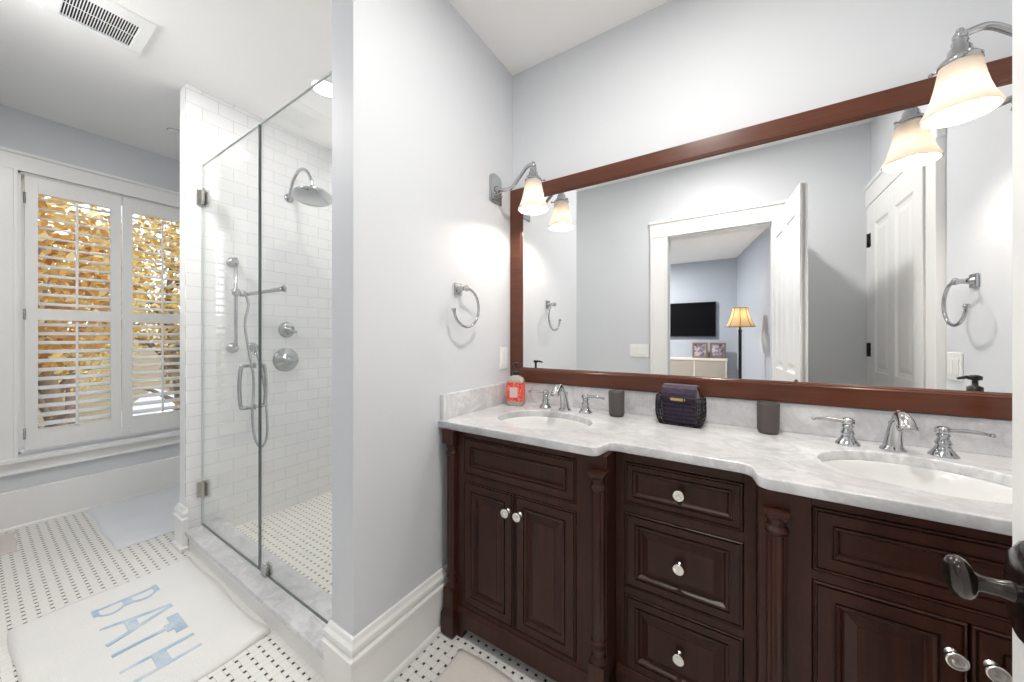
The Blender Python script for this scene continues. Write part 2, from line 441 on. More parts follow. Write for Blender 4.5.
# doorway casing (seen in the mirror)
def casing(name, x0, x1, ztop, w=.142, y=YB, t=.022):
    m = MB()
    for a, c in ((x0-w, x0), (x1, x1+w)): m.box(a, c, y, y+t*.8, 0, ztop)
    m.box(x0-w-.004, x1+w+.004, y, y+t, ztop, ztop+w-.01)
    for a, c in ((x0-.016, x0), (x1, x1+.016), (x0-w, x0-w+.02), (x1+w-.02, x1+w)): m.box(a, c, y, y+t+.004, 0, ztop)
    m.box(x0-w-.012, x1+w+.012, y, y+t+.012, ztop+w-.022, ztop+w)
    m.box(x0-.012, x0, y-.12, y+.002, 0, ztop); m.box(x1, x1+.012, y-.12, y+.002, 0, ztop); m.box(x0, x1, y-.12, y+.002, ztop-.012, ztop)
    return struct(m.build(name, M['trim'], bevel=.002))
casing('trim_doorway', DX0, DX1, DZ)

def panel_leaf(w, h, t, cols=2, rows=((.20,.84),(1.00,1.95))):
    """a panelled door leaf: local x along the width from the hinge, y the thickness centre, z up"""
    m = MB(); st = .105; mid = .10
    m.box(0, w, -t*.22, t*.22, .01, h)
    cw = (w - 2*st - (cols-1)*mid)/cols
    xs = [(st + k*(cw+mid), st + k*(cw+mid) + cw) for k in range(cols)]
    m.box(0, st, -t/2, t/2, .01, h); m.box(w-st, w, -t/2, t/2, .01, h)
    for k in range(cols-1): m.box(xs[k][1], xs[k+1][0], -t/2, t/2, .01, h)
    zs = [.01] + [z for r in rows for z in r] + [h]
    for k in range(0, len(zs), 2):
        for a, c in xs: m.box(a, c, -t/2, t/2, zs[k], zs[k+1])
    for a, c in xs:
        for z0, z1 in rows:
            for sg in (-1, 1):
                rr = []
                for ins, d in ((0,t/2),(.012,t*.30),(.03,t*.24),(.06,t*.40)):
                    rr.append([(a+ins, sg*d, z0+ins), (c-ins, sg*d, z0+ins), (c-ins, sg*d, z1-ins), (a+ins, sg*d, z1-ins)])
                m.loft(rr, False, False, True)
    return m
# open door: hinged at the right jamb, standing into the room
hx, hy, fx_, fy_ = .250, -.028, .3185, .728
ang = math.atan2(fy_-hy, fx_-hx); LW = math.hypot(fx_-hx, fy_-hy)
d1 = bpy.data.objects.new('door_1', None); C.objects.link(d1); d1.location = (hx, hy, 0); d1.rotation_euler = (0,0,ang)
struct(d1); d1['label'] = 'white panelled door standing open at right edge of photo with dark knob'
panel_leaf(LW, 2.09, .038).build('leaf', M['trim'], d1, world=False, bevel=.0015)
kx = LW - .056; kz = .916
for sg in (1, -1):       # local +y faces the doorway
    k = MB(); k.lathe([(.0,.0),(.043,.0),(.043,.006),(.036,.013),(.014,.017)], (kx, .019*sg, kz), 'y' if sg > 0 else '-y', 28, sy=1.45)
    ro = k.build('rosette', M['bronze'], d1, world=False); ro['label'] = 'dark bronze oval rosette'
    s_ = MB(); s_.lathe([(.013,.0),(.0115,.008),(.0095,.016),(.0095,.030),(.012,.036),(.013,.040)], (kx, (.029)*sg, kz), 'y' if sg > 0 else '-y', 18)
    s_.build('knob_stem', M['bronze'], d1, world=False)
    e = MB(); prof = []
    for i in range(13):
        a_ = PI*i/12; prof.append((max(1e-4, math.sin(a_))*.0195, -math.cos(a_)*.0145))
    e.lathe(prof, (0,0,0), 'y', 24, sx=1.0, sy=1.75)
    rot = Matrix.Rotation(-.2, 4, 'X') @ Matrix.Rotation(-.5, 4, 'Y'); e.v = [tuple(rot @ Vector(p) + Vector((kx, (.076)*sg, kz))) for p in e.v]
    kb = e.build('door_knob', M['bronze'], d1, world=False); kb['label'] = 'dark bronze oval knob'

# closed door in the right wall (seen in the mirror)
d2 = bpy.data.objects.new('door_2', None); C.objects.link(d2); d2.location = (XR-.012, .045, 0); d2.rotation_euler = (0,0,PI/2)
struct(d2); d2['label'] = 'closed white panelled door in the right wall, seen in the mirror'
panel_leaf(.78, 2.09, .034).build('leaf', M['trim'], d2, world=False, bevel=.0015)
for z in (.35, 1.14, 1.86):
    h = MB(); h.lathe([(.008,-.045),(.008,.045)], (-.006, .022, z), 'z', 10); h.box(-.012, .03, .014, .02, z-.045, z+.045)
    o = h.build('hinge', M['bronze'], d2, world=False); o['label'] = 'dark bronze hinge'
m = MB(); yA, yB_ = .035, .835
for a, c in ((YB, yA), (yB_, yB_+.125)): m.box(XR-.022, XR, a, c, 0, 2.10)
m.box(XR-.028, XR, YB, yB_+.13, 2.10, 2.23); m.box(XR-.036, XR, YB, yB_+.14, 2.215, 2.24); m.box(XR-.03, XR, yB_+.105, yB_+.125, 0, 2.10)
struct(m.build('trim_side_door', M['trim'], bevel=.002))

# ------------------------------------------------------------------ window, shutters
m = MB(); cw = .085
x1 = XW+.022
for a, c in ((WY0-cw, WY0), (WY1, WY1+cw)):
    m.box(XW, x1, a, c, .43, 2.29); m.box(XW, x1+.008, a, a+.018, .43, 2.29); m.box(XW, x1+.006, c-.018, c, .43, 2.29)
m.box(XW, x1, WY0-cw, WY1+cw, 2.29, 2.39); m.box(XW, x1+.014, WY0-cw-.012, WY1+cw+.012, 2.39, 2.41)
m.box(XW, x1+.03, WY0-cw-.03, WY1+cw+.03, .425, .452)
m.box(XW, x1-.002, WY0-cw, WY1+cw, .35, .425); m.box(XW, x1+.006, WY0-cw, WY1+cw, .35, .364)
struct(m.build('trim_window', M['trim'], bevel=.002))
win = bpy.data.objects.new('window_1', None); C.objects.link(win); win.location = (XW-.10, .63, .47); struct(win)
win['label'] = 'double hung window behind white plantation shutters'
m = MB()
for a, c in ((WY0, WY0+.05), (WY1-.05, WY1)): m.box(XW-.135, XW-.09, a, c, WZ0, WZ1)
for a, c in ((WZ0, WZ0+.06), (WZ1-.05, WZ1), (1.36, 1.40)): m.box(XW-.135, XW-.09, WY0+.05, WY1-.05, a, c)
m.build('window_frame', M['trim'], win)
boxes('pane', M['pane'], [(XW-.115, XW-.111, WY0+.05, WY1-.05, WZ0+.06, WZ1-.05)], win)
boxes('window_jamb', M['trim'], [(XW-.15, XW, WY0, WY0+.012, WZ0, WZ1), (XW-.15, XW, WY1-.012, WY1, WZ0, WZ1), (XW-.15, XW, WY0, WY1, WZ0, WZ0+.012), (XW-.15, XW, WY0, WY1, WZ1-.012, WZ1)], win)

def shutter(name_label, y0, y1):
    t = thing('shutter_panel', name_label, 'shutter', (XW+.013, (y0+y1)/2, .49), 0, 'plantation shutters at the window')
    xf, xb = XW+.027, XW-.001; z0, z1 = .492, 2.268; st = .052
    lo, hi, my = (.62, 1.335), (1.41, 2.165), (y0+y1)/2
    fr = MB(); fr.box(xb, xf, y0, y0+st, z0, z1); fr.box(xb, xf, y1-st, y1, z0, z1)
    for a, c in ((z0, lo[0]), (lo[1], hi[0]), (hi[1], z1)): fr.box(xb, xf, y0+st, y1-st, a, c)
    fr.build('shutter_frame', M['shutter'], t, bevel=.002)
    for (a, c), n in ((lo, 12), (hi, 12)):
        lv = MB(); pitch = (c-a)/n
        for k in range(n):
            zc_ = a + pitch*(k+.5); R = []
            for yy in (y0+st+.002, y1-st-.002):
                ring = []
                for i in range(10):
                    an = 2*PI*i/10; px, pz = .031*math.cos(an), .0048*math.sin(an); ti = math.radians(-20)
                    ring.append(((xf+xb)/2 + px*math.cos(ti) - pz*math.sin(ti), yy, zc_ + px*math.sin(ti) + pz*math.cos(ti)))
                R.append(ring)
            lv.loft(R, True)
        lv.build('louvers', M['shutter'], t)
        rd = MB(); rd.box(xf+.018, xf+.028, my-.006, my+.006, a+.01, c-.01); rd.build('tilt_rod', M['shutter'], t, bevel=.002)
    return t
sA = shutter('white louvered shutter panel on the left, beside the window casing', .204, .626)
for z in (.60, 1.37, 2.12):
    h = MB(); h.lathe([(.006,-.035),(.006,.035)], (XW+.032, .204, z), 'z', 8); o = h.build('hinge', M['nickel'], sA)
sB = shutter('white louvered shutter panel next to the tiled shower wall', .632, 1.054)
kn = MB(); kn.lathe([(.003,0),(.003,.012),(.009,.016),(.010,.022),(.002,.027)], (XW+.027, .66, .53), 'x', 12); o = kn.build('knob', M['plastic'], sB)

# ------------------------------------------------------------------ outdoors
struct(boxes('ground', M['ground'], [(-420, XW-1.2, -160, 260, -3.3, -3.1)]))
def tree(label, x, y, h, r, mat, cz, n=1500, lean=0):
    t = thing('autumn_tree', label, 'tree', (x, y, -3.1), 0, 'autumn trees outside the window')
    tr = MB(); base = Vector((x, y, -3.1))
    pts = [base + Vector((lean*(k/6)**2, .15*math.sin(k), h*k/6)) for k in range(7)]
    tr.tube(pts, [.19 - .024*k for k in range(7)], 9)
    for k in range(7):
        a = random.uniform(0, 2*PI); s0 = pts[2 + k % 4]; 
        e = s0 + Vector((math.cos(a)*r*.8, math.sin(a)*r*.8, random.uniform(.6, 1.8)))
        tr.tube([s0, (s0+e)/2 + Vector((0,0,.15)), e], [.07, .045, .015], 6)
    tr.build('trunk', M['bark'], t)
    lf = MB()
    for k in range(n):
        while True:
            p = Vector((random.uniform(-1,1), random.uniform(-1,1), random.uniform(-1,1)))
            if .15 < p.length < 1: break
        c = Vector((x, y, cz)) + Vector((p.x*r, p.y*r, p.z*r*1.35)); s_ = random.uniform(.055, .105)
        u = Vector((random.gauss(0,1), random.gauss(0,1), random.gauss(0,1))).normalized(); v = u.orthogonal().normalized()
        lf.add([c-u*s_, c+v*s_*.55, c+u*s_, c-v*s_*.55], [(0,1,2,3)])
    lf.build('foliage', mat, t)
tree('orange autumn tree nearest the left window casing', -8.0, .45, 5.4, .95, M['leaf_orange'], 2.0, 1500)
tree('olive brown tree low behind the right shutter panel', -8.4, 2.75, 4.6, .9, M['leaf_olive'], .7, 1100)
tree('golden autumn tree seen through the left shutter panel', -11.3, .9, 6.2, 1.4, M['leaf_gold'], 2.3, 2600)
tree('golden autumn tree seen through the right shutter panel', -14.2, 3.4, 6.9, 1.7, M['leaf_gold'], 2.9, 4200)
tree('olive brown tree standing beyond the left golden tree', -16.4, -.3, 5.6, 1.8, M['leaf_olive'], .4, 3000)
tree('pale golden tree behind the middle of the window', -25.0, 2.4, 7.6, 2.5, M['leaf_gold'], 2.0, 4200)
tree('orange tree farthest to the right beyond the window', -26.0, 8.0, 8.2, 2.5, M['leaf_orange'], 2.8, 3600)
t = thing('neighbor_house', 'pale house roof seen low through the right shutter panel', 'house', (-21, 4.8, -3.1))
m = MB(); m.loft([[(-19.3, 3.4, -2.3), (-19.3, 6.2, -2.3), (-19.3, 4.8, -1.15)], [(-23, 3.4, -2.3), (-23, 6.2, -2.3), (-23, 4.8, -1.15)]]); m.build('roof', M['roof'], t)
boxes('wall', M['roof'], [(-22.8, -19.4, 3.7, 5.9, -3.1, -2.3)], t)
w = boxes('window', M['dark_glass'], [(-19.33, -19.28, 4.55, 5.0, -2.05, -1.65)], t)

# ------------------------------------------------------------------ ceiling fittings
t = thing('exhaust_fan', 'white square ceiling exhaust fan with slotted grille', 'exhaust fan', (-2.45, .34, ZC))
gx0, gx1, gy0, gy1 = -2.555, -2.350, .226, .440
m = MB(); z0 = ZC-.014
for bb in ((gx0-.035, gx0, gy0-.045, gy1+.042), (gx1, gx1+.068, gy0-.045, gy1+.042), (gx0, gx1, gy0-.045, gy0), (gx0, gx1, gy1, gy1+.042)): m.box(*bb, z0, ZC)
m.build('frame', M['plastic'], t, bevel=.003)
boxes('backing', M['darkhole'], [(gx0, gx1, gy0, gy1, ZC-.003, ZC-.001)], t)  # flat dark sheet in place of the unlit hollow
m = MB()
n = 25
for k in range(n+1):
    y = gy0 + (gy1-gy0)*k/n; m.box(gx0, gx1, y-.0014, y+.0014, ZC-.012, ZC-.008)
m.box(-2.455, -2.452, gy0, gy1, ZC-.008, ZC-.005)
m.build('grille', M['plastic'], t)
def can(x, y, label, power, lens=True, r=.07, size=1.8):
    t = thing('recessed_light', label, 'ceiling light', (x, y, ZC), 0)
    m = MB(); m.lathe([(r, 0), (r*1.28, 0), (r*1.28, -.004), (r*1.1, -.009), (r, -.006)], (x, y, ZC), 'z', 32, False, False); m.build('trim_ring', M['plastic'], t)
    m = MB(); m.lathe([(.001, -.004), (r, -.004)], (x, y, ZC), 'z', 32, False, False); m.build('lens', M['canlens'] if lens else M['plastic'], t)
    if power: lamp('recessed_lamp', 'AREA', (0, 0, -.02), power, NEUT, r*size, (0,0,0), parent=t)
    return t
can(-2.03, 1.14, 'lit recessed ceiling light over the shower', P_SHOWER, size=.9)
can(-.15, .72, 'added unseen recessed fill light over the vanity floor', P_FILL_CAN)  # added out of view to brighten the vanity side
can(-2.28, .08, 'added unseen recessed fill light over the bath rug', P_FILL_CAN*1.0)  # added out of view as fill for rug and window nook
t = thing('sprinkler_cover', 'small round white sprinkler cover on the ceiling near the window', 'sprinkler', (-3.354, .80, ZC))
m = MB(); m.lathe([(.001,-.012),(.032,-.012),(.036,-.008),(.036,0)], (-3.354, .80, ZC), 'z', 20); m.build('cover', M['plastic'], t)
m = MB(); m.lathe([(.036,-.003),(.042,-.003),(.042,0)], (-3.354, .80, ZC), 'z', 20, False, False); m.build('ring', M['nickel'], t)

# ------------------------------------------------------------------ shower
def hinge(z, t):
    h = MB(); h.box(XT1+.001, XT1+.012, YG-.028, YG+.028, z-.045, z+.045); h.box(XT1+.008, XT1+.062, YG-.016, YG-.006, z-.045, z+.045); h.box(XT1+.008, XT1+.062, YG+.006, YG+.016, z-.045, z+.045)
    h.lathe([(.008,-.045),(.008,.045)], (XT1+.018, YG, z), 'z', 10)
    o = h.build('hinge', M['nickel'], t, bevel=.002); o['label'] = 'brushed nickel glass hinge'
xs = -1.915
t = thing('shower_door', 'frameless glass shower door hinged on the tiled wall with D pull', 'shower door', ((XT1+xs)/2, YG, .112))
boxes('glass_panel', M['glass'], [(XT1+.006, xs-.004, YG-.005, YG+.005, .118, 2.235)], t)
boxes('edge_seal', M['glass_edge'], [(xs-.004, xs-.0005, YG-.005, YG+.005, .118, 2.235)], t)
boxes('polished_edge', M['edge_lite'], [(XT1+.006, xs-.004, YG-.005, YG+.005, 2.235, 2.238), (XT1+.003, XT1+.006, YG-.005, YG+.005, .118, 2.238)], t)
boxes('sweep_strip', M['glass_edge'], [(XT1+.006, xs-.004, YG-.004, YG+.004, .1135, .118)], t)
hinge(2.045, t); hinge(.325, t)
hd = MB()
for sg in (-1, 1):
    y1 = YG + sg*.052; y0 = YG + sg*.005; xh = -1.99
    hd.tube(smooth_path([(xh, y0, 1.083), (xh, y0+sg*.04, 1.083), (xh, y1-sg*.004, 1.074), (xh, y1, 1.055), (xh, y1+sg*.004, .984), (xh, y1, .905), (xh, y1-sg*.004, .888), (xh, y0+sg*.04, .88), (xh, y0, .88)], 5), .0085, 12)
    for z in (1.083, .88): hd.lathe([(.014,0),(.014,.005),(.010,.008)], (xh, y0, z), 'y' if sg > 0 else '-y', 16)
hd.build('pull_handle', M['chrome'], t)
t = thing('fixed_glass_screen', 'fixed glass shower panel beside the partition wall', 'glass panel', ((xs+XP)/2, YG, .112))
boxes('glass_panel', M['glass'], [(xs+.004, XP-.0005-.012, YG-.005, YG+.005, .1145, 2.235)], t)
boxes('edge_seal', M['glass_edge'], [(xs+.0005, xs+.004, YG-.005, YG+.005, .1145, 2.235)], t)
boxes('polished_edge', M['edge_lite'], [(xs+.004, XP-.0125, YG-.005, YG+.005, 2.235, 2.238)], t)
boxes('base_seal', M['glass_edge'], [(xs+.004, XP-.013, YG-.0045, YG+.0045, .112, .1140)], t)
for x in (-1.845, -1.265):
    c = MB(); c.box(x-.021, x+.021, YG-.016, YG-.005, .113, .163); c.box(x-.021, x+.021, YG+.005, YG+.016, .113, .163); c.build('clip', M['nickel'], t, bevel=.003)
xt = XT1
t = thing('rain_shower', 'round rain shower head on a curved chrome arm', 'shower head', (xt, 1.234, 2.2))
m = MB(); m.lathe([(.03,0),(.03,.006),(.02,.014),(.013,.02)], (xt, 1.234, 2.205), 'x', 20); m.build('flange', M['chrome'], t)
m = MB(); m.tube(smooth_path([(xt+.01, 1.234, 2.205), (xt+.03, 1.234, 2.25), (xt+.07, 1.234, 2.32), (xt+.15, 1.234, 2.365), (xt+.23, 1.234, 2.345), (xt+.29, 1.234, 2.28), (xt+.315, 1.234, 2.215)], 6), .0105, 12); m.build('arm', M['chrome'], t)
m = MB(); m.lathe([(.012,.075),(.018,.062),(.014,.05),(.022,.036),(.05,.022),(.108,.014),(.119,.007),(.119,-.004),(.113,-.008),(.001,-.008)], (0,0,0), 'z', 40)
R_ = Matrix.Rotation(.17, 4, Vector((-.464, -.886, 0))); m.v = [tuple(R_ @ Vector(p) + Vector((xt+.32, 1.234, 2.145))) for p in m.v]; hdp = m.build('head', M['chrome'], t)
t = thing('slide_bar', 'vertical chrome slide bar on the white subway tile', 'slide bar', (xt, .905, 1.15))
m = MB(); m.lathe([(.009,1.13),(.009,1.715)], (xt+.055, .905, 0), 'z', 14); m.build('bar', M['chrome'], t)
for z in (1.154, 1.69):
    m = MB(); m.lathe([(.032,0),(.032,.007),(.022,.013),(.013,.02),(.013,.068),(.009,.074)], (xt, .905, z), 'x', 18); m.build('bracket', M['chrome'], t)
m = MB(); m.lathe([(.02,-.02),(.022,0),(.02,.02)], (xt+.055, .905, 1.50), 'z', 16); m.lathe([(.011,0),(.013,.03),(.018,.045)], (xt+.055, .905, 1.50), 'y', 14); m.build('cradle', M['chrome'], t)
t = thing('hand_shower', 'chrome hand shower with a long hose hanging in a loop', 'hand shower', (xt+.06, .95, 1.5))
m = MB(); A = Vector((xt+.062, .955, 1.492)); B = Vector((xt+.115, 1.145, 1.545))
m.tube([A + (B-A)*k/8 for k in range(9)], [.011,.012,.0115,.011,.011,.012,.013,.014,.016], 14)
D = (B-A).normalized(); m.tube([B, B+D*.012, B+D*.02], [.024,.026,.012], 16); m.tube([A-D*.035, A-D*.01, A], [.009,.012,.013], 12); m.build('handle', M['chrome'], t)
m = MB(); m.tube(smooth_path([A-D*.0+Vector((.004,.0,-.008)), (xt+.07, .965, 1.42), (xt+.075, .945, 1.30), (xt+.08, .965, 1.13), (xt+.08, .99, .95), (xt+.075, .985, .72), (xt+.07, 1.0, .575), (xt+.07, 1.035, .51), (xt+.075, 1.065, .56), (xt+.08, 1.065, .70), (xt+.08, 1.05, .90), (xt+.075, 1.025, 1.06), (xt+.06, 1.012, 1.125)], 8), .0075, 10); m.build('hose', M['chrome'], t)
t = thing('hose_outlet', 'small round chrome hose outlet on the tile below the slide bar', 'outlet', (xt, 1.01, 1.158))
m = MB(); m.lathe([(.03,0),(.03,.006),(.02,.012),(.013,.02),(.013,.055),(.017,.06)], (xt, 1.01, 1.158), 'x', 18); m.build('flange', M['chrome'], t)
m = MB(); m.lathe([(.011,-.04),(.011,0),(.015,.012)], (xt+.055, 1.01, 1.15), 'z', 12); m.build('elbow', M['chrome'], t)
t = thing('diverter_valve', 'small round chrome diverter valve above the larger one', 'valve', (xt, 1.22, 1.273))
m = MB(); m.lathe([(.054,0),(.054,.004),(.048,.012),(.03,.016),(.024,.03),(.02,.045)], (xt, 1.22, 1.273), 'x', 28); m.build('escutcheon', M['chrome'], t)
m = MB(); m.tube([(xt+.045, 1.19, 1.285), (xt+.047, 1.22, 1.275), (xt+.048, 1.265, 1.256)], [.008,.011,.007], 10); m.sphere((xt+.045,1.22,1.274), .017); m.build('lever', M['chrome'], t)
t = thing('mixer_valve', 'large round chrome mixer valve below the diverter', 'valve', (xt, 1.216, 1.063))
m = MB(); m.lathe([(.083,0),(.083,.004),(.076,.012),(.04,.017),(.03,.035),(.024,.05)], (xt, 1.216, 1.063), 'x', 36); m.build('escutcheon', M['chrome'], t)
m = MB(); m.tube([(xt+.05, 1.185, 1.066), (xt+.053, 1.216, 1.064), (xt+.055, 1.272, 1.054)], [.009,.013,.008], 10); m.sphere((xt+.05,1.216,1.064), .021); m.build('lever', M['chrome'], t)

# ------------------------------------------------------------------ rugs
def rug_mesh(x0, x1, y0, y1, r=.02, th=.012, seed=1, curl=None):
    rnd = random.Random(seed); nx, ny = 40, 26; m = MB(); ph = [rnd.uniform(0, 6) for _ in range(6)]
    top = []
    for j in range(ny+1):
        row = []
        for i in range(nx+1):
            u, v = i/nx, j/ny; x = x0+(x1-x0)*u; y = y0+(y1-y0)*v
            e = min(u, 1-u)*(x1-x0); f = min(v, 1-v)*(y1-y0); k = min(1, min(e, f)/.02)
            x += .006*math.sin(ph[0]+v*9)*(1 if u in (0, 1) else 0); y += .006*math.sin(ph[1]+u*11)*(1 if v in (0, 1) else 0)
            z = .003 + (th-.003)*math.sqrt(k) + .0016*math.sin(ph[2]+u*13+v*5)*math.sin(ph[3]+v*11)*k
            if curl:
                dd = math.hypot(x-curl[0], y-curl[1]); z += max(0, 1-dd/.16)**2*curl[2]
            row.append((x, y, z))
        top.append(row)
    vs = [p for r_ in top for p in r_]; n = nx+1
    fs = [(j*n+i, j*n+i+1, (j+1)*n+i+1, (j+1)*n+i) for j in range(ny) for i in range(nx)]
    m.add(vs, fs, True)
    rim = list(range(0, n)) + [j*n+nx for j in range(1, ny+1)] + [ny*n+i for i in range(nx-1, -1, -1)] + [j*n for j in range(ny-1, 0, -1)]
    low = [(vs[k][0], vs[k][1], .001) for k in rim]
    m.loft([[vs[k] for k in rim], low], False, False, True)
    return m
t = thing('bath_rug', 'white bath rug with BATH in pale blue letters beside the shower curb', 'rug', (-2.08, .385, 0))
rug_mesh(-2.555, -1.615, .095, .672, seed=3, curl=(-1.62, .672, .02)).build('pile', M['rug_white'], t)
def bar(p, q_, w0, w1=None):
    p = Vector(p); q_ = Vector(q_); w1 = w1 or w0; d = (q_-p).normalized(); n_ = Vector((-d.y, d.x))
    return [p-n_*w0/2, q_-n_*w1/2, q_+n_*w1/2, p+n_*w0/2]
L0, L1 = .298, .502
def glyph(polys, dz):
    return [[tuple(v) for v in p] for p in polys], dz
def arc(cx, cy, rx, ry, a0, a1, w, n=10):
    o = [(cx+rx*math.cos(a), cy+ry*math.sin(a)) for a in [a0+(a1-a0)*k/n for k in range(n+1)]]
    i_ = [(cx+(rx-w)*math.cos(a), cy+(ry-w*.5)*math.sin(a)) for a in [a1+(a0-a1)*k/n for k in range(n+1)]]
    return o + i_
Bx, Ax, Tx, Hx = -2.375, -2.21, -2.035, -1.865
G = [
 [bar((Bx, L0), (Bx, L1), .013), arc(Bx, .449, .078, .053, -PI/2, PI/2, .014), arc(Bx, .349, .085, .051, -PI/2, PI/2, .014), bar((Bx, .400), (Bx+.062, .400), .03), bar((Bx-.012, L0+.008), (Bx+.05, L0+.008), .018), bar((Bx-.012, L1-.008), (Bx+.045, L1-.008), .016)],
 [bar((Ax, L0), (Ax+.058, L1), .014, .02), bar((Ax+.135, L0), (Ax+.068, L1), .018, .02), bar((Ax+.03, .378), (Ax+.112, .378), .034)],
 [bar((Tx+.045, L0), (Tx+.045, L1), .016), bar((Tx-.03, L1-.018), (Tx+.105, L1-.018), .036), bar((Tx+.02, L1-.04), (Tx+.07, L1-.04), .03)],
 [bar((Hx, L0), (Hx, L1), .015), bar((Hx+.09, L0), (Hx+.09, L1), .015), bar((Hx, .398), (Hx+.09, .398), .04)],
]
for gi, polys in enumerate(G):
    m = MB()
    for pi_, p in enumerate(polys):
        n = len(p); z = .0138 + .0002*pi_
        m.loft([[(x, y, .011) for x, y in [(v[0], v[1]) for v in p]], [(v[0], v[1], z) for v in p]])
    o = m.build('letter', M['letters'], t); o['label'] = 'pale blue letter ' + 'BATH'[gi]
tag(rug_mesh(-3.84, -2.985, .462, 1.02, seed=5).build('bath_mat', M['rug_blue']), 'pale bluish white bath mat lying below the window', 'rug')
tag(rug_mesh(-.905, -.22, .50, 1.05, seed=8).build('bath_mat', M['rug_cream']), 'cream bath mat on the tile in front of the left vanity cabinet', 'rug')
tag(rug_mesh(-3.80, -3.45, -.04, .165, seed=9).build('small_mat', M['rug_pink']), 'small pale pink mat at the far left edge by the window wall', 'mat')

# ------------------------------------------------------------------ vanity
YF, YMID = 1.095, 1.188
BEAD = [(0,.021),(0,.006),(.004,.002),(.006,.0)]
def door_panel(x0, x1, z0, z1, y, st=.056, raised=True):
    m = MB()
    p = [(.0022,.02),(.0022,.001),(.004,-.001),(.0065,0),(.007,.006),(.0105,.006),(.011,0),(st-.017,0),(st-.0165,.006),(st-.0125,.006),(st-.012,-.0005),(st-.006,.001),(st,.010)]
    if raised: p += [(st+.004,.0105),(st+.024,.004),(st+.0245,.0015),(st+.026,.0015)]
    else: p += [(st+.006,.0105)]
    m.rects(x0, x1, z0, z1, y, p); return m
def vknob(x, z, y, parent):
    m = MB(); m.lathe([(.011,0),(.011,.002),(.006,.004),(.0055,.014),(.010,.018),(.0165,.021),(.0172,.0245),(.0155,.027),(.0115,.0275),(.0105,.0262),(.008,.0275),(.001,.0285)], (x, y, z), '-y', 22)
    o = m.build('knob', M['steel_knob'], parent); o['label'] = 'round pale metal knob'
def column(x, y, parent, w=.05, cap=True):
    m = MB(); h = w/2
    if cap: m.box(x-h-.004, x+h+.004, y-h-.004, y+h, .785, .842)
    else:
        m.loft([[(x+a*s_, y+b*s_ if b < 0 else y+h, z) for a, b in ((-h,-h),(h,-h),(h,h),(-h,h))] for z, s_ in ((.772,.72),(.785,.92),(.792,1.08),(.795,1.08))])
    m.lathe([(.016,.77),(.021,.775),(.022,.782),(.018,.79),(.014,.796)][::1], (x, y, 0), 'z', 24)
    m.lathe([(.019,.735),(.0245,.739),(.0255,.746),(.022,.752),(.018,.756),(.021,.766),(.0235,.777)], (x, y, 0), 'z', 24)
    rings = []
    for k in range(3):
        z = (.262, .50, .737)[k]; R = []
        for i in range(64):
            a = 2*PI*i/64; r = .0200 - .0014*math.cos(8*a); R.append((x+r*math.cos(a), y+r*math.sin(a), z))
        rings.append(R)
    m.loft(rings, True)
    m.lathe([(.024,.19),(.0255,.199),(.022,.208),(.017,.214),(.020,.228),(.0235,.238),(.021,.246),(.0175,.25),(.0245,.255),(.0245,.261),(.02,.266)], (x, y, 0), 'z', 24)
    m.box(x-h, x+h, y-h, y+h, .1, .192)
    m.loft([[(x-h-o_, y-h-o_, z), (x+h+o_, y-h-o_, z), (x+h+o_, y+h, z), (x-h-o_, y+h, z)] for z, o_ in ((0,.002),(.012,.008),(.09,.008),(.112,0))])
    m.build('column', M['wood'], parent, bevel=.0015)
def carcass(x0, x1, y, parent, t_=.018, yb=YM-.004):
    boxes('carcass', M['wood'], [(x0, x0+t_, y+.022, yb, .02, .842), (x1-t_, x1, y+.022, yb, .02, .842), (x0, x1, y+.022, yb, .10, .118), (x0, x1, yb-.008, yb, .1, .842)], parent)
def rail(x0, x1, y, parent):
    m = MB(); m.loft([[(xx, y+.02, .05), (xx, y-.012, .05), (xx, y-.012, .108), (xx, y-.004, .124), (xx, y+.02, .128)] for xx in (x0, x1) for z0, z1, o in ((0,0,0),)])
    for xx, d in ((x0, 1), (x1, -1)):
        m.loft([[(xx, yy, 0), (xx+d*.05, yy, 0), (xx+d*.055, yy, .03), (xx+d*.09, yy, .055), (xx, yy, .055)] for yy in (y-.010, y+.02)])
    m.build('base_rail', M['wood'], parent, bevel=.0015)
def sink_cabinet(label, x0, x1, fx0, fx1, colx, mirrored):
    """x0..x1 outer width, fx0..fx1 the opening of the doors"""
    t = thing('sink_cabinet', label, 'vanity cabinet', ((x0+x1)/2, 1.37, 0), 0, 'vanity sink cabinets')
    carcass(x0, x1, YF, t)
    m = MB(); za, zb, zc_, zd = .665, .642, .138, .817
    m.box(x0, fx0, YF, YF+.022, .05, .842); m.box(fx1, x1, YF, YF+.022, .05, .842)
    m.box(fx0, fx1, YF, YF+.022, zd, .842); m.box(fx0, fx1, YF, YF+.022, zb, za); m.box(fx0, fx1, YF, YF+.022, .05, zc_)
    m.build('face_frame', M['wood'], t, bevel=.001)
    door_panel(fx0, fx1, za, zd, YF-.002, .052, False).build('false_drawer_front', M['wood'], t)
    mid = (fx0+fx1)/2
    for a, c, kx_ in ((fx0, mid-.0008, mid-.026), (mid+.0008, fx1, mid+.026)):
        d = door_panel(a, c, zc_, zb, YF-.002).build('door', M['wood'], t)
        vknob(kx_, .573, YF-.003, d)
    for cx in colx: column(cx, YF-.008, t, cap=(cx < -.9 or cx > .6))
    rail(x0+.03, x1-.03, YF, t)
    return t
sink_cabinet('dark wood sink cabinet standing against the left wall under the first sink', -1.018, -.346, -.937, -.447, (-.992, -.370), False)
sink_cabinet('dark wood sink cabinet at the right end behind the open door knob', .048, .722, .152, .642, (.084, .694), True)
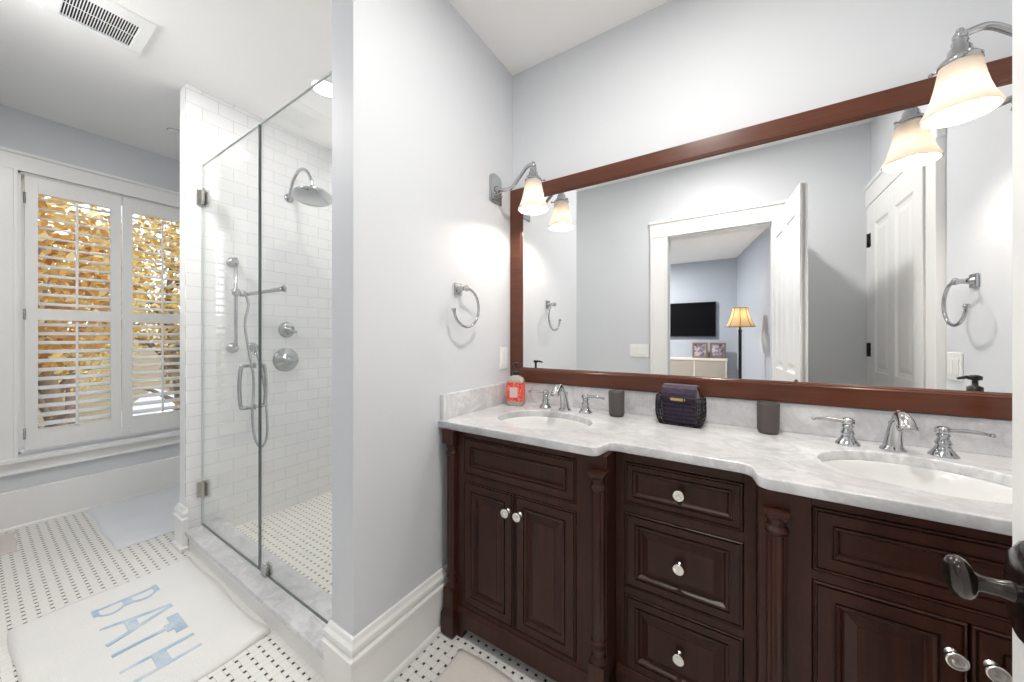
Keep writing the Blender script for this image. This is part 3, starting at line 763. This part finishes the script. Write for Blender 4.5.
t = thing('drawer_cabinet', 'dark wood three drawer cabinet recessed between the two sink cabinets', 'vanity cabinet', (-.148, 1.42, 0))
x0, x1, dx0, dx1 = -.345, .047, -.315, .018
carcass(x0, x1, YMID, t)
rows = ((.117, .368), (.392, .640), (.668, .808))
m = MB(); m.box(x0, dx0, YMID, YMID+.022, .05, .842); m.box(dx1, x1, YMID, YMID+.022, .05, .842)
for a, c in ((.05, .117), (.368, .392), (.640, .668), (.808, .842)): m.box(dx0, dx1, YMID, YMID+.022, a, c)
m.build('face_frame', M['wood'], t, bevel=.001)
for k, (a, c) in enumerate(rows):
    d = door_panel(dx0, dx1, a, c, YMID-.002, .050 if k < 2 else .042, k < 2).build('drawer', M['wood'], t)
    vknob((dx0+dx1)/2, (a+c)/2, YMID+.001 if k < 2 else YMID+.004, d)
rail(x0+.005, x1-.005, YMID, t)

# worktop with two cut-outs
def ell(cx, cy, a, b_, n=48): return [(cx+a*math.cos(2*PI*k/n), cy+b_*math.sin(2*PI*k/n)) for k in range(n)]
yf, ym_ = 1.068, 1.160
def ogee(xa, ya, xb, yb_, n=8):
    return [(xa+(xb-xa)*(.5-.5*math.cos(PI*k/n)) , ya+(yb_-ya)*(k/n)) for k in range(n+1)]
def corner(cx, cy, r, a0, a1, n=6): return [(cx+r*math.cos(a0+(a1-a0)*k/n), cy+r*math.sin(a0+(a1-a0)*k/n)) for k in range(n+1)]
out = [(XL+.001, yf)] + corner(-.395, yf+.03, .03, -PI/2, -.15) + corner(-.329, ym_-.028, .028, PI-.1, PI/2) + \
      corner(.008, ym_-.028, .028, PI/2, .1) + corner(.073, yf+.03, .03, PI+.15, 1.5*PI) + [(XR-.001, yf), (XR-.001, YM-.001), (XL+.001, YM-.001)]
SL, SR = (-.692, 1.330), (.405, 1.330)
top = flat_curve('countertop', [out, ell(*SL, .205, .163)[::-1], ell(*SR, .205, .163)[::-1]], M['marble'], .030, .004, z=ZT-.015)
tag(top, 'grey veined white marble countertop with stepped front over the vanity', 'countertop')
bs = MB(); bs.box(XL+.022, XR-.001, YM-.021, YM-.001, ZT, .979); tag(bs.build('backsplash', M['marble'], bevel=.002), 'long marble backsplash slab under the wall mirror', 'backsplash')
tag(boxes('side_splash', M['marble'], [(XL+.001, XL+.021, 1.082, YM-.001, ZT, .979)], bevel=.002), 'short marble splash slab along the left wall', 'backsplash')
def sink(c, label):
    t = thing('sink_basin', label, 'sink', (c[0], c[1], .70))
    m = MB(); prof = [(1.1,.0),(1.02,.0),(1.0,-.006),(.985,-.03),(.93,-.075),(.80,-.115),(.55,-.135),(.25,-.142),(.12,-.145)]
    rings = [[(c[0]+.205*r*math.cos(2*PI*k/48), c[1]+.163*r*math.sin(2*PI*k/48), .8425+z) for k in range(48)] for r, z in prof]
    m.loft(rings, True, False, True); m.build('bowl', M['porcelain'], t, solid=.006)
    d = MB(); d.lathe([(.001,.006),(.016,.006),(.018,.003),(.026,.004),(.028,.0)], (c[0], c[1], .699), 'z', 20); d.build('drain', M['chrome'], t)
sink(SL, 'white oval undermount sink at the left by the red bottle')
sink(SR, 'white oval undermount sink at the right near the open door')

def faucet(x, label):
    y = 1.545; t = thing('faucet', label, 'faucet', (x, y, ZT))
    m = MB(); m.lathe([(.030,0),(.030,.004),(.024,.010),(.021,.018),(.020,.022)], (x, y, ZT), 'z', 24)
    P0 = smooth_path([(x, y, ZT+.012), (x, y-.008, ZT+.045), (x, y-.024, ZT+.085), (x, y-.044, ZT+.110), (x, y-.072, ZT+.117), (x, y-.096, ZT+.108), (x, y-.108, ZT+.090)], 5)
    n_ = len(P0); rs = [.0225 - .0095*min(1, k/(n_*.4)) + (.0075*max(0, (k-n_*.55)/(n_*.45))) for k in range(n_)]
    m.tube(P0, rs, 16); m.tube([P0[-1]+Vector((0,.001,.003)), P0[-1]+Vector((0,-.003,-.007))], [.0205,.0212], 16)
    m.sphere((x, y-.046, ZT+.124), .0065)
    m.tube([(x, y+.012, ZT+.02), (x, y+.014, ZT+.075)], .0035, 8); m.sphere((x, y+.014, ZT+.08), .0075)
    m.build('spout', M['chrome'], t)
    for sg in (-1, 1):
        hx_ = x + sg*.103
        m = MB(); m.lathe([(.031,0),(.031,.004),(.026,.010),(.019,.020),(.0145,.032),(.018,.038),(.0145,.045),(.0115,.054),(.0155,.060),(.011,.066)], (hx_, y, ZT), 'z', 22)
        o = m.build('handle_base', M['chrome'], t)
        l = MB(); z = ZT+.074
        l.lathe([(.0125,-.010),(.0145,0),(.0125,.010),(.006,.013)], (hx_, y, z), 'z', 16)
        l.tube([(hx_-sg*.016, y, z), (hx_, y, z), (hx_+sg*.02, y-.003, z+.002), (hx_+sg*.045, y-.006, z+.004), (hx_+sg*.07, y-.010, z+.003), (hx_+sg*.084, y-.012, z+.001)], [.008,.0095,.006,.0072,.0055,.0045], 12)
        l.sphere((hx_+sg*.087, y-.0125, z+.001), .0062)
        l.build('lever', M['chrome'], o)
faucet(-.690, 'chrome two handle faucet behind the left sink')
faucet(.407, 'chrome two handle faucet behind the right sink')

# ------------------------------------------------------------------ wall mirror
t = thing('wall_mirror_unit', 'large wall mirror in a reddish brown wood frame above the backsplash', 'mirror', (-.15, YM, .983))
mx0, mx1, mz0, mz1 = XL+.003, XR-.003, .9825, 2.030
m = MB(); prof = [(0,.030),(0,.002),(.002,0),(.064,0),(.068,.004),(.071,.004),(.073,.008),(.078,.012),(.078,.026),(.06,.030)]
rings = [[(mx0+i_, YM-.031+d, mz0+i_), (mx1-i_, YM-.031+d, mz0+i_), (mx1-i_, YM-.031+d, mz1-i_), (mx0+i_, YM-.031+d, mz1-i_)] for i_, d in prof]
m.loft(rings + [rings[0]], False, False, False); m.build('frame', M['red_wood'], t)
boxes('mirror_glass', M['mirror'], [(mx0+.07, mx1-.07, YM-.020, YM-.012, mz0+.07, mz1-.07)], t)

# ------------------------------------------------------------------ sconces
def sconce(xw_, sg, label):
    """xw_ the wall, sg the direction away from it"""
    y = 1.472; t = thing('wall_sconce', label, 'wall lamp', (xw_, y, 1.98), 0, 'sconces beside the mirror')
    m = MB(); hw = .052
    def plate(e, d):
        pts = [(-hw+e, -.07+e), (hw-e, -.07+e), (hw-e, .045)] + [((hw-e)*math.cos(a), .045+(.035-e*.6)*math.sin(a)) for a in (PI*.12, PI*.25, PI*.38, PI*.5, PI*.62, PI*.75, PI*.88)] + [(-hw+e, .045)]
        return [(xw_+sg*d, y+.008+p, 1.985+q_) for p, q_ in pts]
    m.loft([plate(0,.001), plate(0,.007), plate(.006,.012), plate(.012,.012), plate(.016,.017)]); m.build('backplate', M['chrome'], t, bevel=.001)
    for dy, dz in ((-.03,-.03),(.03,-.03)):
        m = MB(); m.sphere((xw_+sg*.02, y+.008+dy, 1.985+dz), .007, 12); m.build('screw', M['chrome'], t)
    ex = xw_+sg*(.232 if sg > 0 else .252)
    a = MB(); a.lathe([(.018,0),(.018,.012),(.011,.022),(.009,.03)], (xw_+sg*.012, y, 1.978), 'x' if sg > 0 else '-x', 16)
    a.tube(smooth_path([(xw_+sg*.03, y, 1.978), (xw_+sg*.07, y, 1.966), (xw_+sg*.11, y, 1.970), (xw_+sg*.15, y, 2.006), (xw_+sg*.19, y, 2.044), (xw_+sg*.215, y, 2.054), (ex, y, 2.047)], 6), .0092, 12)
    a.sphere((ex, y, 2.045), .015); a.lathe([(.006,0),(.0085,.004),(.007,.009),(.003,.012)], (ex, y, 2.056), 'z', 10); a.build('arm', M['chrome'], t)
    h = MB(); h.lathe([(.012,2.042),(.017,2.03),(.015,2.02),(.021,2.013),(.024,1.997),(.034,1.987),(.041,1.978),(.041,1.968),(.037,1.966)], (ex, y, 0), 'z', 24)
    for k in range(3):
        an = 2*PI*k/3+.5; c_, s_ = math.cos(an), math.sin(an); h.tube([(ex+c_*.036, y+s_*.036, 1.974), (ex+c_*.05, y+s_*.05, 1.974)], .0028, 8); h.sphere((ex+c_*.053, y+s_*.053, 1.974), .0055, 10)
    h.build('shade_holder', M['chrome'], t)
    s_ = MB(); s_.lathe([(.031,1.978),(.037,1.975),(.038,1.965),(.041,1.945),(.0455,1.918),(.051,1.893),(.0575,1.870),(.0655,1.852),(.0705,1.842),(.072,1.836),(.069,1.833)], (ex, y, 0), 'z', 36, False, False)
    s_.build('shade', M['shade'], t, solid=.003)
    bl = MB(); bl.sphere((ex, y, 1.92), .018, 14, (1,1,1.3)); bl.build('bulb', M['bulb'], t)
    lamp('sconce_lamp', 'POINT', (ex-xw_, 0, 1.868-1.98), P_SCONCE, WARM, .022, parent=t)
sconce(XL, 1, 'chrome wall sconce with lit frosted bell shade on the left wall by the mirror')
sconce(XR, -1, 'chrome wall sconce with lit frosted bell shade at the right end near the door')

# ------------------------------------------------------------------ towel rings
def ring(xw_, sg, label):
    yc, zc_ = 1.19, 1.352; r = .085; t = thing('towel_ring', label, 'towel ring', (xw_, yc, zc_+r), 0, 'chrome towel rings')
    xo = xw_+sg*.054; my, mz = yc, zc_+r
    m = MB(); m.box(min(xw_+sg*.001, xw_+sg*.010), max(xw_+sg*.001, xw_+sg*.010), my-.024, my+.024, mz-.026, mz+.026)
    m.lathe([(.020,.008),(.014,.016),(.010,.03),(.010,.044),(.014,.050),(.014,.058),(.006,.064)], (xw_, my, mz), 'x' if sg > 0 else '-x', 18); m.build('mount', M['chrome'], t, bevel=.002)
    pts = [(xo, yc+sg*r*math.cos(a), zc_+r*math.sin(a)) for a in [PI/2 - 1.47*PI*k/44 for k in range(45)]]
    m = MB(); m.tube(pts, .0062, 12)
    e_ = Vector(pts[-1]); d_ = (e_-Vector(pts[-2])).normalized(); m.tube([e_-d_*.016, e_-d_*.014, e_-d_*.002, e_], [.006,.0095,.0095,.007], 12)
    m.build('ring', M['chrome'], t)
ring(XL, 1, 'chrome open towel ring on the left wall')
ring(XR, -1, 'chrome open towel ring on the right wall, seen in the mirror')

# ------------------------------------------------------------------ switch plates
def plate(axis, c, w, h, n, label, sg=1, name='switch_plate', cat='switch'):
    t = thing(name, label, cat, c)
    def bx(m, a0, a1, z0, z1, d0, d1):
        if axis == 'x': m.box(min(c[0]+sg*d0, c[0]+sg*d1), max(c[0]+sg*d0, c[0]+sg*d1), c[1]+a0, c[1]+a1, c[2]+z0, c[2]+z1)
        else: m.box(c[0]+a0, c[0]+a1, min(c[1]+sg*d0, c[1]+sg*d1), max(c[1]+sg*d0, c[1]+sg*d1), c[2]+z0, c[2]+z1)
    m = MB(); bx(m, -w/2, w/2, -h/2, h/2, .0005, .006); m.build('cover', M['plastic'], t, bevel=.002)
    for k in range(n):
        x = (k-(n-1)/2)*.046; m = MB(); bx(m, x-.0165, x+.0165, -.033, .033, .006, .010); m.build('rocker', M['trim'], t, bevel=.002)
    return t
plate('x', (XL, 1.555, 1.11), .07, .115, 1, 'white outlet plate on the left wall beside the mirror frame', 1, 'outlet_plate', 'outlet')
plate('x', (XR, 1.045, 1.10), .115, .115, 2, 'white double switch plate under the right towel ring, seen in the mirror', -1)
plate('y', (-.745, YB, 1.10), .165, .115, 3, 'white triple switch plate beside the doorway, seen in the mirror', 1)

# ------------------------------------------------------------------ things on the counter
bx_, by_ = -.955, 1.525
t = thing('soap_bottle', 'clear soap bottle with a red patterned label by the left sink', 'soap bottle', (bx_, by_, ZT), .18)
def slab(w, d, z, r=.012):
    pts = []
    for cx, cy, a in ((w-r, d-r, 0), (-w+r, d-r, PI/2), (-w+r, -d+r, PI), (w-r, -d+r, 1.5*PI)):
        pts += [(cx+r*math.cos(a+k*PI/8), cy+r*math.sin(a+k*PI/8), z) for k in range(5)]
    return pts
m = MB(); m.loft([slab(.042,.026,.001), slab(.044,.028,.006), slab(.044,.028,.122), slab(.038,.024,.140), slab(.022,.017,.150), slab(.013,.0125,.153), slab(.013,.0125,.158)], True); m.build('bottle', M['clear_plastic'], t, world=False)
m = MB(); m.loft([slab(.0448,.0288,.024), slab(.0448,.0288,.118)], False, False, False); lb = m.build('label', M['red'], t, world=False); lb['label'] = 'red patterned label'
m = MB(); m.box(-.021, .021, -.0300, -.0288, .044, .094); o = m.build('label_patch', M['cream_label'], lb, world=False); o['label'] = 'pale centre patch of the label'
m = MB(); m.lathe([(.015,.156),(.015,.172),(.011,.176),(.006,.178),(.006,.204),(.013,.206),(.013,.216),(.008,.219)], (0,0,0), 'z', 18); m.tube([(0,0,.212),(.018,-.008,.214),(.036,-.016,.208)], [.006,.0055,.004], 10); o = m.build('pump', M['black'], t, world=False); o['label'] = 'black pump top'
t = thing('soap_dispenser', 'dark brown soap dispenser with black pump at the right end of the counter', 'soap dispenser', (.66, 1.474, ZT))
m = MB(); m.lathe([(.030,.001),(.034,.006),(.034,.118),(.030,.13),(.016,.138),(.014,.15)], (0,0,0), 'z', 28); m.build('bottle', M['amber'], t, world=False)
m = MB(); m.lathe([(.0345,.03),(.0345,.1)], (0,0,0), 'z', 28, False, False); o = m.build('label', M['cream_label'], t, world=False); o['label'] = 'pale label band'
m = MB(); m.lathe([(.018,.146),(.018,.184),(.012,.188),(.007,.19),(.007,.206),(.016,.208),(.016,.220),(.008,.224)], (0,0,0), 'z', 18); m.tube([(0,0,.215),(-.018,0,.216),(-.038,0,.210)], [.006,.0055,.004], 10); m.build('pump', M['black'], t, world=False)

def tumbler(x, y, label):
    m = MB(); prof = [(.001,.004),(.028,.0045),(.032,.008),(.0335,.016),(.0345,.100),(.0345,.109),(.0335,.111),(.0315,.110),(.031,.1),(.030,.02),(.001,.014)]
    prof[0] = (.001, .0); prof[1] = (.028, .0)
    m.lathe(prof, (0,0,0), 'z', 36, True, True); o = m.build('tumbler', M['ceramic']); o.location = (x, y, ZT); tag(o, label, 'tumbler', 'dark grey ceramic tumblers')
tumbler(-.447, 1.555, 'dark grey tumbler right of the left faucet')
tumbler(.097, 1.575, 'dark grey tumbler left of the right faucet')

# wire basket with purple pouch
t = thing('wire_basket', 'dark wire basket holding the purple pouch on the counter', 'basket', (-.190, 1.552, ZT), -.10)
bw, bd, bh = .087, .050, .112
def brect(z, e=0):
    k = 1 - .16*(1 - min(1, z/.05))**2 - .05*max(0, (z-.07)/.05)**2
    pts = []
    for (x, y, z_) in slab((bw+e)*k, (bd+e)*k, z, .02): pts.append((x, y, z))
    return pts
rim = MB(); rim.tube(brect(bh), .0026, 8, True); rim.build('rim', M['wire'], t, world=False); rim = MB(); rim.tube(brect(.003), .0026, 8, True); rim.build('base_ring', M['wire'], t, world=False)
wv = MB()
for k in range(1, 7): wv.tube(brect(.003+(bh-.003)*k/7), .0018, 5, True)
for s_ in range(30):
    def pt(z):
        r = brect(z); f = s_/30*20; i = int(f); a = Vector(r[i % 20]); b_ = Vector(r[(i+1) % 20]); return a.lerp(b_, f-i)
    wv.tube([pt(.003), pt(.02), pt(.05), pt(.09), pt(bh)], .0018, 5)
for k in range(9): 
    x = -bw*.9+2*bw*.9*k/8; wv.tube([(x,-bd*.9,.003),(x,bd*.9,.003)], .0011, 5)
wv.build('wire_mesh', M['wire'], t, world=False)
t = thing('pouch', 'purple quilted pouch with a gold tag standing in the wire basket', 'pouch', (-.190, 1.552, ZT+.005), -.10)
m = MB(); rr = []
for z, w_, d_ in ((.0,.056,.030),(.006,.061,.036),(.06,.064,.039),(.115,.064,.036),(.132,.062,.024),(.142,.060,.012),(.144,.058,.006)): rr.append(slab(w_, d_, z, min(.014, d_*.9)))
m.loft(rr, True); pb = m.build('body', M['purple'], t, world=False)
m = MB(); fl = [(.046,.135),(.046,.142),(.02,.1525),(-.012,.1515),(-.034,.140),(-.0415,.12),(-.0435,.092)]
m.loft([[(x, y_, z) for y_, z in fl] + [(x, y_*.93, z-.005) for y_, z in fl[::-1]] for x in (-.063,-.060,-.03,.03,.060,.063)]); m.build('flap', M['purple'], t, world=False, bevel=.002)
m = MB(); m.loft([[(x*1.0, -.0442-d, .099+z) for x, z in [(-.021+.0065*math.cos(a), .0065*math.sin(a)) for a in [PI/2+PI*k/6 for k in range(7)]] + [(.021+.0065*math.cos(a), .0065*math.sin(a)) for a in [-PI/2+PI*k/6 for k in range(7)]]] for d in (0,.0015)])
o = m.build('tag_plate', M['gold'], t, world=False); o['label'] = 'small gold tag plate'

# ------------------------------------------------------------------ bedroom beyond the doorway (seen in the mirror)
struct(boxes('floor_bedroom', M['bed_floor'], [(-3.2, 1.2, -4.4, YB-.12, -.1, 0)]))
struct(boxes('ceiling_bedroom', M['ceiling'], [(-3.2, 1.2, -4.4, YB-.12, ZC-.02, ZC+.1)]))
struct(boxes('wall_bedroom_tv', M['bed_wall'], [(-3.2, 1.2, -4.4, -4.25, 0, ZC)]))
struct(boxes('wall_bedroom_left', M['bed_wall'], [(-3.2, -3.05, -4.25, YB-.12, 0, ZC)]))
m = MB(); m.loft([[(.005, -4.25, z), (.74, YB-.12, z), (1.0, YB-.12, z), (.3, -4.25, z)] for z in (0, ZC)]); struct(m.build('wall_bedroom_right', M['bed_wall']))
t = thing('television', 'black flat television on the bedroom wall, seen in the mirror', 'television', (-.86, -4.25, 1.23))
boxes('casing', M['black'], [(-1.405, -.317, -4.235, -4.20, 1.235, 1.885)], t, bevel=.004); boxes('screen', M['tv'], [(-1.393, -.329, -4.20, -4.198, 1.253, 1.873)], t)
t = thing('console_shelf', 'pale console with beige doors below the television, seen in the mirror', 'console', (-.95, -4.1, 0))
boxes('top', M['pale_wood'], [(-1.75, -.13, -4.24, -3.99, .80, .84)], t, bevel=.003)
boxes('body', M['pale_wood'], [(-1.73, -1.71, -4.23, -4.0, 0, .80), (-.165, -.145, -4.23, -4.0, 0, .80), (-1.71, -.165, -4.23, -4.22, 0, .8), (-1.71, -.165, -4.23, -4.0, .05, .08), (-1.2, -1.18, -4.23, -4.0, .08, .8), (-.67, -.65, -4.23, -4.0, .08, .8)], t)
for a, c in ((-1.71, -1.2), (-1.18, -.67), (-.65, -.165)): boxes('door', M['beige'], [(a+.003, c-.003, -4.012, -3.998, .083, .797)], t, bevel=.002)
def photo(x, label):
    t = thing('photo_frame', label, 'picture frame', (x, -4.1, .84), 0, 'photo frames on the bedroom console')
    m = MB(); w_, h_ = .125, .285
    prof = [(0,.022),(0,.0),(.028,.0),(.030,.008)]
    rings = [[(x-w_+i_, -4.1-d, .84+i_), (x+w_-i_, -4.1-d, .84+i_), (x+w_-i_, -4.1-d, .84+h_-i_), (x-w_+i_, -4.1-d, .84+h_-i_)] for i_, d in prof]
    m.loft(rings); m.build('frame', M['taupe'], t)
    boxes('picture', M['picture'], [(x-w_+.031, x+w_-.031, -4.108, -4.105, .871, .84+h_-.031)], t)
photo(-.572, 'taupe photo frame nearer the television on the bedroom console'); photo(-.285, 'taupe photo frame at the lamp end of the bedroom console')
t = thing('floor_lamp', 'black floor lamp with a lit cream bell shade, seen in the mirror', 'floor lamp', (.042, -2.55, 0))
m = MB(); m.lathe([(.14,0),(.14,.015),(.10,.03),(.03,.045),(.02,.06)], (.042,-2.55,0), 'z', 28); m.build('base', M['black'], t)
m = MB(); m.lathe([(.02,.05),(.02,.3),(.026,.31),(.02,.32),(.02,1.30),(.028,1.315),(.016,1.33),(.012,1.42)], (.042,-2.55,0), 'z', 18); m.build('pole', M['black'], t)
m = MB(); nR = 48; rings = []
for z, r in ((1.37,.176),(1.383,.170),(1.434,.142),(1.502,.116),(1.57,.099),(1.63,.090)):
    rings.append([(.042+r*(1-.05*abs(math.sin(4*(2*PI*k/nR))))*math.cos(2*PI*k/nR), -2.55+r*(1-.05*abs(math.sin(4*(2*PI*k/nR))))*math.sin(2*PI*k/nR), z) for k in range(nR)])
m.loft(rings, True, False, False); sh = m.build('lamp_shade', M['lampshade'], t, solid=.003)
m = MB()
for k in range(8): m.tube([Vector(rg[k*6]) + Vector((Vector(rg[k*6]).x-.042, Vector(rg[k*6]).y+2.55, 0))*.01 for rg in rings], .004, 6)
m.tube(rings[0], .004, 6, True); m.tube(rings[-1], .004, 6, True); o = m.build('shade_ribs', M['taupe'], sh)
bl = MB(); bl.sphere((.042,-2.55,1.50), .03); bl.build('bulb', M['canlens'], t)
lamp('floor_lamp_light', 'POINT', (0, 0, 1.52), P_FLOORLAMP, (1, .82, .58), .05, parent=t)
def bedroom_fill_can(x, y, label):  # unseen ceiling fill, added to brighten the mirrored bedroom
    t = thing('recessed_light', label, 'ceiling light', (x, y, ZC-.02))
    m = MB(); m.lathe([(.07,0),(.09,0),(.09,-.005),(.07,-.007)], (x, y, ZC-.02), 'z', 24, False, False); m.build('trim_ring', M['plastic'], t)
    m = MB(); m.lathe([(.001,-.004),(.07,-.004)], (x, y, ZC-.02), 'z', 24, False, False); m.build('lens', M['canlens'], t)
    lamp('bedroom_fill_lamp', 'AREA', (0,0,-.02), P_BEDROOM_FILL, NEUT, .13, parent=t)
bedroom_fill_can(-1.6, -3.0, 'added unseen recessed fill light in the middle of the bedroom')
